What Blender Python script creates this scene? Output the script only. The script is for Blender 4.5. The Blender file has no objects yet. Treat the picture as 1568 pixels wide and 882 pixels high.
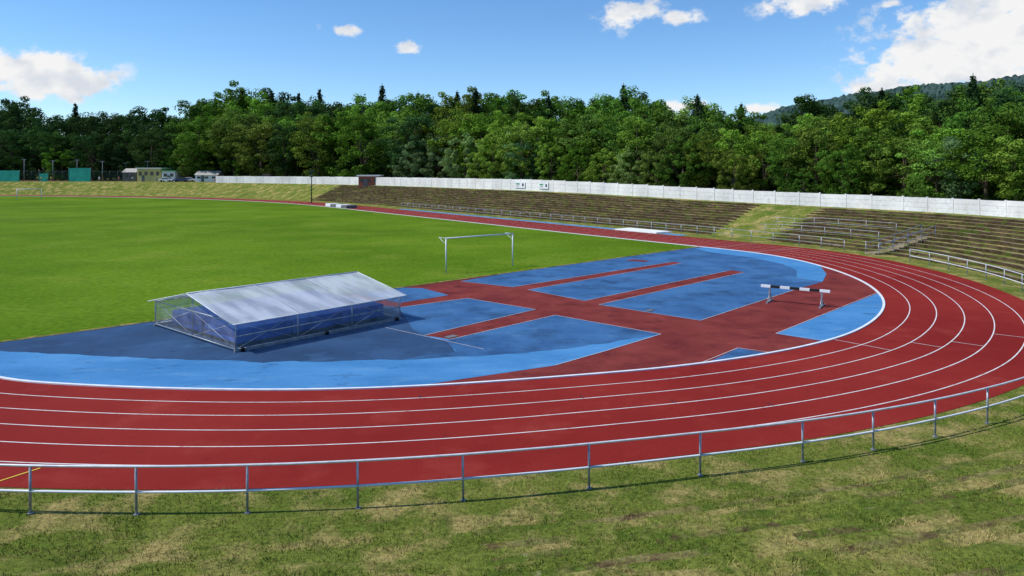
import bpy, math, random
import numpy as np
from mathutils import Vector, noise as mnoise
random.seed(7); rng=np.random.default_rng(7)
sc=bpy.context.scene; col=sc.collection
EYE=7.1
# ------------------------------------------------------------------ helpers
class MB:
    def __init__(s): s.v=[]; s.f=[]; s.m=[]; s.sm=[]
    def add(s,v,f,m=0,smooth=False):
        o=len(s.v); s.v.extend([tuple(p) for p in v])
        ml=m if isinstance(m,list) else [m]*len(f)
        for q,mm in zip(f,ml): s.f.append(tuple(i+o for i in q)); s.m.append(mm); s.sm.append(smooth)
        return s
    def box(s,c,size,m=0,ax=(1,0),):
        c=Vector(c); x=Vector((ax[0],ax[1],0)).normalized(); y=Vector((-x.y,x.x,0)); z=Vector((0,0,1))
        a,b,h=[k/2 for k in size]
        v=[c+x*i*a+y*j*b+z*k*h for k in(-1,1) for j in(-1,1) for i in(-1,1)]
        s.add(v,[(0,2,3,1),(4,5,7,6),(0,1,5,4),(2,6,7,3),(0,4,6,2),(1,3,7,5)],m)
    def tube(s,pts,r,m=0,seg=6,closed=False):
        pts=[Vector(p) for p in pts]; v=[];f=[]; n=len(pts)
        for i,p in enumerate(pts):
            a=pts[max(i-1,0)]; b=pts[min(i+1,n-1)]
            d=(b-a).normalized()
            up=Vector((0,0,1)) if abs(d.z)<.95 else Vector((1,0,0))
            x=d.cross(up).normalized(); y=x.cross(d)
            rr=r[i] if isinstance(r,(list,tuple)) else r
            for k in range(seg):
                t=2*math.pi*k/seg; v.append(p+x*math.cos(t)*rr+y*math.sin(t)*rr)
        for i in range(n-1):
            for k in range(seg):
                k2=(k+1)%seg; f.append((i*seg+k,i*seg+k2,(i+1)*seg+k2,(i+1)*seg+k))
        f.append(tuple(range(seg))[::-1]); f.append(tuple((n-1)*seg+k for k in range(seg)))
        s.add(v,f,m,True)
    def build(s,name,mats,parent=None):
        me=bpy.data.meshes.new(name); me.from_pydata(s.v,[],s.f)
        for m in mats: me.materials.append(m)
        me.polygons.foreach_set('material_index',s.m); me.polygons.foreach_set('use_smooth',s.sm); me.update()
        o=bpy.data.objects.new(name,me); col.objects.link(o)
        if parent: o.parent=parent
        return o
def empty(name):
    o=bpy.data.objects.new(name,None); col.objects.link(o); o.empty_display_size=.3; return o
class NT:
    def __init__(s,nt): s.nt=nt
    def n(s,t,**k):
        nd=s.nt.nodes.new(t)
        for a,b in k.items(): setattr(nd,a,b)
        return nd
    def l(s,a,b): s.nt.links.new(a,b)
def c4(c): return (c[0],c[1],c[2],1)
def surf(name,a,b,scale=1.,rough=.8,fine=None,patches=(),bump=None,stretch=(1,1,1),metal=0,coat=0,spec=.3,contrast=(.35,.65),rot=0):
    m=bpy.data.materials.new(name); m.use_nodes=True; nt=m.node_tree; T=NT(nt); B=nt.nodes['Principled BSDF']
    tc=T.n('ShaderNodeTexCoord'); mp=T.n('ShaderNodeMapping'); mp.inputs['Scale'].default_value=stretch; mp.inputs['Rotation'].default_value=(0,0,rot); T.l(tc.outputs['Object'],mp.inputs[0])
    def noise(sc_,d=6,ro=.6):
        x=T.n('ShaderNodeTexNoise'); x.inputs['Scale'].default_value=sc_; x.inputs['Detail'].default_value=d; x.inputs['Roughness'].default_value=ro
        T.l(mp.outputs[0],x.inputs['Vector']); return x.outputs['Fac']
    def mr(src,lo,hi,t0=0.,t1=1.):
        x=T.n('ShaderNodeMapRange'); x.inputs[1].default_value=lo; x.inputs[2].default_value=hi; x.inputs[3].default_value=t0; x.inputs[4].default_value=t1; T.l(src,x.inputs[0]); return x.outputs[0]
    mx=T.n('ShaderNodeMix',data_type='RGBA'); mx.inputs[6].default_value=c4(a); mx.inputs[7].default_value=c4(b)
    T.l(mr(noise(scale),*contrast),mx.inputs[0]); cur=mx.outputs[2]
    for (pc,ps,lo,hi,amt) in patches:
        q=T.n('ShaderNodeMix',data_type='RGBA'); T.l(cur,q.inputs[6]); q.inputs[7].default_value=c4(pc)
        T.l(mr(noise(ps,8,.65),lo,hi,0,amt),q.inputs[0]); cur=q.outputs[2]
    if fine:
        q=T.n('ShaderNodeMix',data_type='RGBA',blend_type='MULTIPLY'); q.inputs[0].default_value=1
        T.l(cur,q.inputs[6]); T.l(mr(noise(fine[0],4,.7),.3,.7,1-fine[1],1+fine[1]),q.inputs[7]); cur=q.outputs[2]
    T.l(cur,B.inputs['Base Color']); B.inputs['Roughness'].default_value=rough; B.inputs['Metallic'].default_value=metal
    B.inputs['Specular IOR Level'].default_value=spec; B.inputs['Coat Weight'].default_value=coat
    if bump:
        bm=T.n('ShaderNodeBump'); bm.inputs['Strength'].default_value=bump[1]; bm.inputs['Distance'].default_value=bump[2]
        T.l(noise(bump[0],5,.7),bm.inputs['Height']); T.l(bm.outputs[0],B.inputs['Normal'])
    return m
# ------------------------------------------------------------------ materials
M={}
M['field']=surf('field_grass',(.072,.145,.006),(.105,.19,.009),.055,.95,(3.0,.34),[((.18,.235,.028),.14,.50,.75,.6),((.045,.105,.008),.75,.56,.70,.55),((.15,.19,.03),1.3,.60,.72,.5)],(6,.6,.06),spec=.03,contrast=(.40,.60))
M['bank']=surf('bank_grass',(.085,.13,.018),(.17,.19,.038),.30,.95,(9,.5),[((.36,.28,.11),.65,.48,.62,.8),((.05,.09,.012),1.7,.54,.68,.8),((.14,.09,.045),4.,.58,.68,.7)],(14,.9,.06),spec=.03)
M['riser']=surf('terrace_riser_shaded_earth',(.045,.032,.018),(.10,.07,.04),1.2,.95,(8,.5),[((.07,.10,.015),.8,.52,.62,.8)],(14,.9,.05),spec=.02)  # weedy earth, darkened in the colour to give step faces their shadow lines
M['tedge']=surf('terrace_edge_worn',(.24,.18,.10),(.34,.28,.15),1.5,.95,(8,.45),[((.10,.12,.025),.7,.48,.60,.9),((.09,.06,.035),2.4,.56,.66,.8)],(14,.9,.05),spec=.03)
M['tnear']=surf('terrace_edge_overgrown',(.15,.14,.04),(.25,.21,.09),1.1,.95,(8,.5),[((.09,.13,.02),.55,.44,.54,1.),((.10,.065,.035),1.6,.54,.62,.85),((.34,.28,.18),2.6,.62,.70,.6)],(14,.9,.06),spec=.03)
M['blade']=surf('grass_blades',(.09,.155,.015),(.19,.23,.04),.4,.8,(30,.35),[((.42,.34,.13),.65,.48,.62,.85)],None,spec=.1)
M['dry']=surf('dry_edge_grass',(.13,.13,.03),(.30,.24,.09),2.,.95,(12,.5),[((.05,.09,.01),1.2,.5,.6,.9)],(14,.9,.05),spec=.03)
M['track']=surf('red_tartan',(.180,.014,.012),(.235,.023,.018),.12,.9,(25,.14),[((.31,.055,.042),.40,.54,.78,.55),((.075,.010,.010),1.3,.62,.74,.6)],(60,.25,.01),spec=.06)
M['apron']=surf('apron_red_tartan',(.135,.024,.023),(.21,.042,.036),.5,.9,(25,.14),[((.055,.013,.016),.7,.54,.70,.75),((.29,.08,.07),1.7,.60,.74,.5)],(60,.25,.01),spec=.05)
M['blueL']=surf('light_blue_tartan',(.042,.17,.37),(.072,.235,.47),.35,.85,(25,.12),[((.15,.32,.50),.6,.54,.72,.5),((.025,.08,.18),1.0,.58,.70,.75),((.02,.05,.10),2.6,.65,.71,.65)],(60,.2,.01),spec=.08,stretch=(.6,1.4,1))
M['blueM']=surf('mid_blue_tartan',(.032,.10,.235),(.052,.15,.315),.3,.85,(25,.12),[((.10,.22,.37),.8,.56,.74,.5),((.018,.048,.11),.45,.48,.68,.75),((.015,.035,.08),2.2,.64,.72,.6)],(60,.2,.01),spec=.08)
M['blueD']=surf('dark_blue_tartan',(.022,.052,.115),(.034,.082,.175),.3,.8,(25,.14),[((.05,.13,.26),.5,.56,.72,.55),((.012,.028,.06),1.6,.58,.70,.6)],(60,.2,.01),spec=.08)
M['line']=surf('white_line_paint',(.55,.53,.52),(.74,.72,.70),2,.7,(20,.1),[((.32,.13,.11),3,.56,.72,.7)])
M['kerb']=surf('white_kerb',(.60,.66,.72),(.78,.81,.83),2,.5,(20,.08))
M['steel']=surf('galvanised_steel',(.22,.24,.27),(.38,.41,.45),6,.45,(30,.15),metal=.5,spec=.5)
M['whitesteel']=surf('white_painted_steel',(.50,.53,.58),(.68,.71,.75),4,.4,(30,.08),spec=.5)
M['conc']=surf('weathered_concrete',(.22,.175,.115),(.34,.29,.21),1.4,.95,(12,.4),[((.13,.14,.03),.7,.50,.62,.85)],(20,.8,.03),spec=.05)
M['conclt']=surf('pale_concrete',(.32,.30,.27),(.48,.46,.42),2,.9,(14,.2),[],(25,.5,.02))
M['wall']=surf('whitewashed_wall',(.58,.58,.56),(.80,.80,.77),.25,.85,(3,.12),[((.35,.34,.28),1.0,.55,.76,.65)],(12,.4,.02))
M['bark']=surf('bark',(.06,.045,.03),(.12,.09,.06),3,.95,(10,.3))
M['black']=surf('black_paint',(.012,.012,.013),(.02,.02,.02),4,.5)
M['dgreen']=surf('dark_green_steel',(.015,.05,.04),(.025,.08,.06),4,.5)
M['teal']=surf('teal_windscreen',(.02,.30,.22),(.04,.40,.30),.6,.8)
M['mat']=surf('blue_mat_vinyl',(.015,.06,.28),(.03,.12,.46),.8,.5,(6,.2))
M['yellow']=surf('yellow_render',(.50,.42,.16),(.58,.50,.22),.6,.9)
M['redbrick']=surf('red_brick',(.25,.07,.05),(.33,.11,.08),3,.9)
M['win']=surf('window_glass',(.02,.025,.03),(.04,.05,.06),2,.1,spec=.6)
M['canvas']=surf('white_canvas',(.66,.68,.70),(.78,.79,.80),.7,.7)
M['greyroof']=surf('grey_roof',(.10,.10,.11),(.16,.16,.17),1,.8)
M['carwhite']=surf('car_paint_white',(.7,.7,.7),(.75,.75,.75),1,.25,coat=.5)
M['carblue']=surf('car_paint_blue',(.03,.06,.15),(.04,.08,.2),1,.25,coat=.5)
M['carred']=surf('car_paint_red',(.3,.03,.03),(.35,.04,.04),1,.25,coat=.5)
M['rubber']=surf('tyre_rubber',(.015,.015,.015),(.025,.025,.025),3,.9)
M['signgreen']=surf('sign_green',(.03,.25,.08),(.04,.3,.1),3,.6)
M['yellowline']=surf('yellow_tape',(.6,.42,.03),(.7,.5,.05),3,.6)
# ------------------------------------------------------------------ stadium loop (inner edge of lane one)
key=[(-17.34,24.0),(-14.81,23.49),(-12.45,23.13),(-10.23,22.93),(-8.09,22.86),(-6.0,22.9),(-3.92,23.13),(-1.82,23.49),(.354,24.0),(2.63,24.6),(5.03,25.26),(7.3,26.15),(10.0,27.45),(12.1,28.75),(14.2,30.3),(16.43,32.64),(18.43,35.3),(20.17,38.3),(21.5,41.6),(22.5,45.3),(23.05,49.4),(23.05,53.9),(22.4,58.2),(20.7,62.2),(17.8,66.2),
(8,79),(-5,97),(-20,117.5),(-40.7,145.7),(-55,161),(-72,174),(-95,187),(-120,196),(-146,202),(-164,202),(-172,190),(-162,170),(-120,127),(-80,85),(-45,49.5),(-27,32.2),(-21.5,27)]
K=np.array(key); n=len(K); dense=[]
for i in range(n):
    p0,p1,p2,p3=K[i-1],K[i],K[(i+1)%n],K[(i+2)%n]
    a=np.linalg.norm(p1-p0)**.5;b=np.linalg.norm(p2-p1)**.5;c=np.linalg.norm(p3-p2)**.5
    m1=(p1-p0)/a-(p2-p0)/(a+b)+(p2-p1)/b; m2=(p2-p1)/b-(p3-p1)/(b+c)+(p3-p2)/c
    m1*=b;m2*=b
    for t in np.linspace(0,1,40,endpoint=False):
        t2=t*t;t3=t2*t
        dense.append((2*t3-3*t2+1)*p1+(t3-2*t2+t)*m1+(-2*t3+3*t2)*p2+(t3-t2)*m2)
D=np.array(dense); seg=np.linalg.norm(np.roll(D,-1,0)-D,axis=1); S=np.concatenate([[0],np.cumsum(seg)]); L=S[-1]
NS=int(L/.6); ss=np.linspace(0,L,NS,endpoint=False); Dc=np.vstack([D,D[:1]])
P=np.stack([np.interp(ss,S,Dc[:,0]),np.interp(ss,S,Dc[:,1])],1)
for _ in range(10): P=P*.5+.25*np.roll(P,1,0)+.25*np.roll(P,-1,0)
Tg=np.roll(P,-3,0)-np.roll(P,3,0); Tg/=np.linalg.norm(Tg,axis=1)[:,None]
for _ in range(25): Tg=Tg*.5+.25*np.roll(Tg,1,0)+.25*np.roll(Tg,-1,0)
Tg/=np.linalg.norm(Tg,axis=1)[:,None]
Nn=np.stack([Tg[:,1],-Tg[:,0]],1)
def off(o): return P+Nn*(np.asarray(o)[:,None] if np.ndim(o) else o)
def ramp(x,a,b):
    t=np.clip((x-a)/(b-a),0,1); return t*t*(3-2*t)
Ztop=3.0+.7*ramp(P[:,1],50,115)
Start=9.5+2.2*ramp(P[:,1],58,80)
Rail=8.25+1.9*ramp(P[:,1],58,80)
NR=13; pitch=(21.3-Start-.4)/NR
q16=off(15.); tx=q16[:,0]/np.maximum(q16[:,1],1e-3)
stepm=np.where(q16[:,1]>30, ((tx>-.27)&~((tx>.315)&(tx<.40))).astype(float), (q16[:,0]>0).astype(float))
stepm[(q16[:,1]<0)&(q16[:,0]<0)]=0; stepm[q16[:,0]<-50]=0
stepB=stepm.copy()
for _ in range(4): stepm=.5*stepm+.25*np.roll(stepm,1)+.25*np.roll(stepm,-1)
def zprof(o,zt,st):
    t=np.clip((o-st)/(21.3-st),0,1); return zt*(t*.85+.15*t*t*(3-2*t))
Oc=[np.full(NS,-.4),np.full(NS,3.),np.full(NS,7.0),np.full(NS,8.3),Start*1.]; Zc=[np.zeros(NS)]*5; Mc=[0]*5
prev=np.zeros(NS); foots=[]
for r in range(NR):
    foot=Start+.35+r*pitch; top=foot+.10
    tz=zprof(foot+pitch*.6,Ztop,Start)
    lowz=prev+.0; foots.append((foot,lowz,tz)); Mc[-1]=0
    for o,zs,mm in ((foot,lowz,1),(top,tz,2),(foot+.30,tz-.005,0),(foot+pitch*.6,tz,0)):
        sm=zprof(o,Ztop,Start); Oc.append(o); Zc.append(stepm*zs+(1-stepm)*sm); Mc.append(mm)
    prev=tz
nstep=len(Oc)
for o in (22.,23.,26,32,45,70,120,250,600,1500,4000): Oc.append(np.full(NS,float(o))); Zc.append(Ztop); Mc.append(0)
OA=np.stack(Oc,1); ZA=np.stack(Zc,1)
def zat(i,o): return float(np.interp(o,OA[i],ZA[i]))
def nearest(x,y):
    d=(P[:,0]-x)**2+(P[:,1]-y)**2; i=int(d.argmin()); return i,math.sqrt(d[i])
def gz(x,y):
    i,d=nearest(x,y); s=(x-P[i,0])*Nn[i,0]+(y-P[i,1])*Nn[i,1]
    return zat(i,d) if s>0 else 0.
V=[];F=[];FM=[]
for k in range(OA.shape[1]):
    jo=np.array([.10*mnoise.noise(Vector((P[i,0]*.6,P[i,1]*.6,k//4*2.)))+.06*mnoise.noise(Vector((P[i,0]*2.5,P[i,1]*2.5,k))) for i in range(NS)]) if 4<k<nstep else 0
    A=off(OA[:,k]+jo); jz=ZA[:,k]+(rng.normal(0,.012,NS) if 4<k<nstep else 0)
    V+= [(a,b,c) for (a,b),c in zip(A,jz)]
nearB=off(12.)[:,1]<36
for k in range(OA.shape[1]-1):
    for i in range(NS):
        j=(i+1)%NS; F.append((k*NS+i,(k+1)*NS+i,(k+1)*NS+j,k*NS+j))
        mm=Mc[k] if stepB[i] else 0
        if mm and nearB[i]:
            x,y,_=V[k*NS+i]; q=mnoise.noise(Vector((x*.28,y*.28,k*1.7)))
            mm=3 if q>-.12 else 0
        FM.append(mm)
F.append(tuple(range(NS))); FM.append(0)
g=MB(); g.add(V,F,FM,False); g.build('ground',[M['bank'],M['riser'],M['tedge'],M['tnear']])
def strip(name,o1,o2,z,mat,idx=None,thick=0):
    ids=list(range(NS))+[0] if idx is None else idx
    a=off(o1);b=off(o2); v=[];f=[]
    for i in ids: v+=[(a[i,0],a[i,1],z),(b[i,0],b[i,1],z)]
    for k in range(len(ids)-1): f.append((2*k,2*k+1,2*k+3,2*k+2))
    if thick:
        N=len(v); v=v+[(x,y,z-thick) for x,y,_ in v]
        for k in range(len(ids)-1): f+=[(2*k,2*k+2,2*k+2+N,2*k+N),(2*k+1,2*k+1+N,2*k+3+N,2*k+3)]
    mb=MB(); mb.add(v,f); return mb.build(name,[mat])
strip('running_track',0,7.12,.012,M['track'])
LW=7.0/6
lm=MB()
for k in range(1,6):
    o=LW*k; a=off(o-.022);b=off(o+.022); z=.018
    v=[];f=[]
    for i in range(NS): v+=[(a[i,0],a[i,1],z),(b[i,0],b[i,1],z)]
    for i in range(NS):
        j=(i+1)%NS; f.append((2*i,2*i+1,2*j+1,2*j))
    lm.add(v,f)
def flatline(mb,p,q,w,z,m=0):
    p=Vector(p);q=Vector(q);d=(q-p).normalized();nn=Vector((-d.y,d.x))*w/2
    mb.add([(*(p-nn),z),(*(q-nn),z),(*(q+nn),z),(*(p+nn),z)],[(0,1,2,3)],m)
def idx_at(x,y): return nearest(x,y)[0]
for (x,y,l1,l2) in [(13.5,29.8,0,2),(14.8,31,2,3),(15.9,32,3,4),(17.2,33.4,4,5),(18.1,34.8,5,6),(20.9,62,0,6),(18.2,65.7,0,6)]:
    i=idx_at(x,y); flatline(lm,off(LW*l1)[i],off(LW*l2)[i],.04,.022)
for (x,y,l) in [(-3,23.3,1),(1.5,24.2,2),(4,25,3),(6.2,25.7,4)]:
    i=idx_at(x,y); flatline(lm,off(LW*l-.3)[i],off(LW*l+.0)[i],.035,.022,1)
flatline(lm,(-11.9,15.9),(-11.25,16.9),.05,.022,2)
lm.build('lane_markings',[M['line'],M['black'],M['yellowline']])
strip('track_kerb',-.09,.03,.055,M['kerb'],thick=.055)
cf=P[:,1]-(.964*P[:,0]+49.8)
inD=[i for i in range(NS) if cf[i]<0]; sD=set(inD)
st=[i for i in inD if (i-1)%NS not in sD][0]; Dids=[(st+k)%NS for k in range(len(inD))]
Pin=off(-.09)
d=MB(); d.add([(Pin[i,0],Pin[i,1],.008) for i in Dids],[tuple(range(len(Dids)))]); d.build('apron_surface',[M['apron']])
fids=[Dids[-1]]+[i for k in range(1,NS) for i in [(Dids[-1]+k)%NS] if i not in sD]+[Dids[0]]
d=MB(); d.add([(Pin[i,0],Pin[i,1],.010) for i in fids],[tuple(range(len(fids)))]); d.build('football_pitch_grass',[M['field']])
pa=Vector(Pin[Dids[0]]);pb=Vector(Pin[Dids[-1]]); dv=(pb-pa); ln=dv.length; dv.normalize(); nv=Vector((-dv.y,dv.x)); v=[];f=[]
for k in range(400):
    p=pa+dv*ln*k/399; w1=.10+.10*mnoise.noise(Vector((k*.3,0,0))); w2=.22+.15*mnoise.noise(Vector((k*.2,5,0)))
    a=p-nv*w1; b=p+nv*w2; v+=[(a.x,a.y,.03),(b.x,b.y,.03)]
for k in range(399): f.append((2*k,2*k+2,2*k+3,2*k+1))
d=MB(); d.add(v,f); d.build('dry_grass_margin',[M['dry']])
def poly(name,pts,z,mat):
    mb=MB(); mb.add([(x,y,z) for x,y in pts],[tuple(range(len(pts)))]); return mb.build(name,[mat])
def seg_between(p,q,inset=.1):
    i=idx_at(*p);j=idx_at(*q); r=[];k=i; step=1 if ((j-i)%NS)<((i-j)%NS) else -1
    A=off(-inset)
    while k!=j: r.append((A[k,0],A[k,1])); k=(k+step)%NS
    r.append((A[j,0],A[j,1])); return r
LB=[(-11,39.1),(-5.84,36.86),(-2.51,39.5),(1.21,36.3),(-3.78,30.57),(-2.59,29.86),(2.12,34.86),(6.48,30.8),(3.77,28.0),(1.57,25.85),(-1.86,24.07)]+seg_between((-3.3,23.2),(-21.3,26.9))+[(-21.9,28.6)]
poly('blue_surface_outer_lanes',LB,.014,M['blueL'])
def wob(pts,n_=10,amp=.18):
    r=[]
    for a,b in zip(pts[:-1],pts[1:]):
        for k in range(n_):
            t=k/n_; x=a[0]+(b[0]-a[0])*t; y=a[1]+(b[1]-a[1])*t; r.append((x,y+amp*mnoise.noise(Vector((x*.8,y*.8,3)))+amp*.4*mnoise.noise(Vector((x*3,y*3,7)))))
    return r+[pts[-1]]
dark=[(-21.9,28.6)]+wob([(-20.0,27.9),(-15.9,27.2),(-11.85,26.6),(-8.1,26.3),(-4.5,26.6)],14,.25)+wob([(-4.5,26.62),(-2.2,27.9),(-2.8,29.6),(-3.75,30.55)],6,.4)+[(-4.4,31.6),(-4.9,33.4),(-5.84,36.8),(-11,39.05)]
poly('blue_surface_dark',dark,.019,M['blueD'])
mid=wob([(-4.5,26.6),(-.85,27.2),(1.98,28.2),(3.94,29.3),(6.4,30.8)],12,.22)+[(2.12,34.8),(-2.59,29.80),(-2.8,29.6),(-2.2,27.9)]
poly('blue_surface_mid',mid,.0185,M['blueM'])
poly('blue_surface_mid',[(-5.8,36.8),(-2.51,39.45),(1.15,36.3),(-3.78,30.62),(-4.4,31.6),(-4.9,33.4)],.0185,M['blueM'])
poly('blue_surface_mid',[(-9,41.0),(-6.8,43.1),(-5.4,42.9),(-3.62,40.5),(-6.05,38.1)],.014,M['blueM'])
UB=[(-3.32,45.6),(-.1,49.5),(8.6,57.9),(16.5,65.5)]+seg_between((17.8,66.0),(23.05,52.8))+[(21.66,48.8),(19.8,45.3),(17.5,43.0),(8.93,33.6),(4.61,37.6),(16.3,49.7),(15.7,50.7),(3.96,38.7),(.94,42.3),(13.1,54.6),(12.6,55.4),(.04,43.3)]
poly('blue_surface_jump_area',UB,.014,M['blueM'])
arc=[(16.8,65.2)]+seg_between((17.8,66.0),(23.05,52.8))+[(21.66,48.8),(19.9,45.4)]+wob([(18.9,47),(20.3,50.5),(20.6,54),(19.6,58),(17.3,61.8)],8,.25)
poly('blue_surface_outer_arc',arc,.019,M['blueL'])
poly('blue_surface_wedge',[(11.5,30.9)]+seg_between((13.2,29.6),(21.2,41.2)),.014,M['blueL'])
poly('blue_surface_wedge',[(9.06,28.4)]+seg_between((7.1,26.2),(10.2,27.6)),.014,M['blueM'])
# worn red patch near the long-jump boards
poly('red_surface_patch',[(9.0,56.3),(10.3,55.2),(10.9,55.8),(9.7,56.9)],.023,M['apron'])
tl=MB()
for pts in ([(-5.84,36.86),(-2.51,39.5),(1.21,36.3),(-3.78,30.57)],[(-2.59,29.86),(2.12,34.86),(6.48,30.8),(3.77,28.0),(1.57,25.85)],[(17.5,43.0),(8.93,33.6),(4.61,37.6),(16.3,49.7)],[(15.7,50.7),(3.96,38.7),(.94,42.3),(13.1,54.6)],[(12.6,55.4),(.04,43.3),(-3.32,45.6)],[(21.2,41.2),(11.5,30.9),(13.2,29.6)],[(7.1,26.3),(9.06,28.4),(10.2,27.6)],[(-5.74,32.1),(-1.14,28.2)]):
    for a,b in zip(pts[:-1],pts[1:]): flatline(tl,a,b,.025,.024)
tl.build('apron_markings',[M['line']])
pm=MB(); pm.box((-2.6,30.3,.03),(.5,.35,.02),0,(.7,.7)); pm.box((7.0,36.0,.03),(.45,.3,.02),0,(.7,.7)); pm.build('drain_cover',[M['greyroof']])
i0=idx_at(12,73);i1=idx_at(-28,128)
strip('blue_long_jump_runway',7.5,8.75,.016,M['blueL'],list(range(i0,i1)))
rw=MB()
for o in (7.45,8.8):
    a=off(o)
    for i in range(i0,i1-1): flatline(rw,a[i],a[i+1],.07,.022)
rw.build('runway_markings',[M['line']])
i=idx_at(8.5,78); p=off(8.6)[i]; t=Tg[i]
sp=MB(); sp.box((p[0],p[1],.10),(6.5,2.6,.14),0,t); sp.box((p[0],p[1],.03),(7.0,3.0,.06),1,t); sp.build('sandpit_cover',[M['canvas'],M['conclt']])
# ------------------------------------------------------------------ railings
def railing(name,ids,offsets,h,spacing,mats,r=.026,mid=.47,rm=.021):
    mb=MB(); A=off(offsets)
    base=[(A[i,0],A[i,1], zat(i,float(offsets[i]))) for i in ids]
    mb.tube([(x,y,z+h+.006*mnoise.noise(Vector((x*.6,y*.6,0)))) for x,y,z in base],r,1)
    mb.tube([(x,y,z+mid) for x,y,z in base],rm,2)
    acc=spacing; last=base[0]
    for b in base:
        acc+=math.dist(b,last); last=b
        if acc>=spacing:
            acc=0; mb.tube([(b[0],b[1],b[2]-.2),(b[0]+random.uniform(-.015,.015),b[1],b[2]+h-.01)],r*1.05,0)
            mb.box((b[0],b[1],b[2]+.01),(.10,.10,.02),0)
    return mb.build(name,mats)
iA=idx_at(-21,27); iB=idx_at(23.0,55.5)
railing('metal_railing',[k%NS for k in range(iA-NS if iA>iB else iA,iB)],Rail,1.0,2.15,[M['steel'],M['whitesteel'],M['kerb']],rm=.026)
iC=idx_at(21.8,60); iC2=idx_at(-30,131)
railing('metal_railing',list(range(iC,iC2)),Rail,1.0,2.3,[M['steel'],M['steel'],M['steel']],r=.03)
# ------------------------------------------------------------------ terrace kerbs on the far stands (old, partly overgrown)
ts=MB()
for r,(foot,lz,tz) in enumerate(foots):
    runs=[];run=[]
    A=off(foot-.04);B=off(foot+.26)
    for i in range(NS):
        near=A[i,1]<36
        nn=mnoise.noise(Vector((A[i,0]*.22,A[i,1]*.22,r*3.1)))
        ok=stepB[i]>.5 and not near and (nn>-.20)
        if ok: run.append(i)
        elif run: runs.append(run);run=[]
    if run: runs.append(run)
    for run in runs:
        if len(run)<3: continue
        v=[];f=[];fm=[]
        for c_,i in enumerate(run):
            nn=mnoise.noise(Vector((A[i,0]*.9,A[i,1]*.9,r*3.1)))
            e=-.10 if c_ in(0,len(run)-1) else 0
            z=tz[i]+.035+.06*nn+e; a=A[i];b=B[i]
            v+=[(a[0],a[1],lz[i]-.05),(a[0],a[1],z),(b[0],b[1],z-.005),(b[0],b[1],tz[i]-.08)]
        for k in range(len(run)-1):
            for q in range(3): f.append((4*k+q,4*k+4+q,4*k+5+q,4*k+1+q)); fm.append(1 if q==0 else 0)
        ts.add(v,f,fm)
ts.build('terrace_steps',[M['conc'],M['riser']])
# ------------------------------------------------------------------ perimeter wall
wm=MB(); iW0=idx_at(20,36); iW1=idx_at(-97,188); W=off(22.0)
lens=2.5; pts=[W[iW0]]; last=W[iW0]; ids=[iW0]; ac=0
for i in range(iW0+1,iW1):
    ac+=np.linalg.norm(W[i]-last); last=W[i]
    if ac>=lens: pts.append(W[i]); ids.append(i); ac=0
for a,b,i in zip(pts[:-1],pts[1:],ids):
    a=Vector(a);b=Vector(b); z=Ztop[i]; hgt=1.5+.5*float(ramp(P[i,1],60,115))
    d=(b-a); c=(a+b)/2; jz=random.uniform(-.03,.03); ln=d.length
    k=int(hgt/.5)
    for q in range(k):
        hh=hgt/k; wm.box((c.x,c.y,z-.05+hh*(q+.5)+jz),(ln-.16,.08+random.uniform(0,.01),hh-.015),0,d)
    wm.box((a.x,a.y,z-.05+(hgt+.08)/2+jz),(.17,.17,hgt+.08),0,d)
wm.build('concrete_panel_wall',[M['wall']])
def wall_sign(x,y,w,m):
    d2=((W[:,0]-x)**2+(W[:,1]-y)**2).argmin(); p=W[d2]-Nn[d2]*.16; t=Tg[d2]; z=Ztop[d2]
    mb=MB(); mb.box((p[0],p[1],z+1.0),(w,.03,1.1),0,t)
    q=p-Nn[d2]*.03
    mb.box((q[0]+t[0]*w*.2,q[1]+t[1]*w*.2,z+1.15),(w*.35,.02,.22),1,t); mb.box((q[0]-t[0]*w*.3,q[1]-t[1]*w*.3,z+1.0),(w*.14,.02,.5),2,t)
    mb.box((q[0]+t[0]*w*.2,q[1]+t[1]*w*.2,z+.78),(w*.3,.02,.08),2,t)
    mb.build('banner_sign',[M['canvas'],m,M['black']])
wall_sign(1,125,3.0,M['signgreen']); wall_sign(5,120,2.6,M['signgreen'])
# ------------------------------------------------------------------ narrow stairs with handrails in the stand
i=idx_at(22.4,58.2); t=Vector((*Tg[i],0)); nrm=Vector((*Nn[i],0)); o=float(Rail[i])+.5; P0=Vector((*P[i],0))
stp=MB()
for k in range(12):
    oo=o+k*.5; z=zprof(oo,Ztop[i],Start[i])+.10
    c=P0+nrm*oo; stp.box((c.x,c.y,z-.2),(1.15,.505,.5),0,(t.x,t.y))
for sgn in(-1,1):
    pp=[P0+nrm*(o+k*.5)+t*sgn*.72+Vector((0,0,zprof(o+k*.5,Ztop[i],Start[i]))) for k in range(0,13)]
    for hz in(.55,1.0): stp.tube([q+Vector((0,0,hz)) for q in pp],.028,1)
    for q in pp[::3]: stp.tube([q-Vector((0,0,.3)),q+Vector((0,0,1.0))],.028,1)
for oo in (12.4,14.6):
    A=off(oo); ids=[(i+3+k)%NS for k in range(0,17)]
    for hz in(.5,.95): stp.tube([(A[k,0],A[k,1],zat(k,oo)+hz) for k in ids],.024,1)
    for k in ids[::3]: stp.tube([(A[k,0],A[k,1],zat(k,oo)-.1),(A[k,0],A[k,1],zat(k,oo)+.95)],.024,1)
stp.build('terrace_stairs',[M['conc'],M['steel']])
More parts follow.
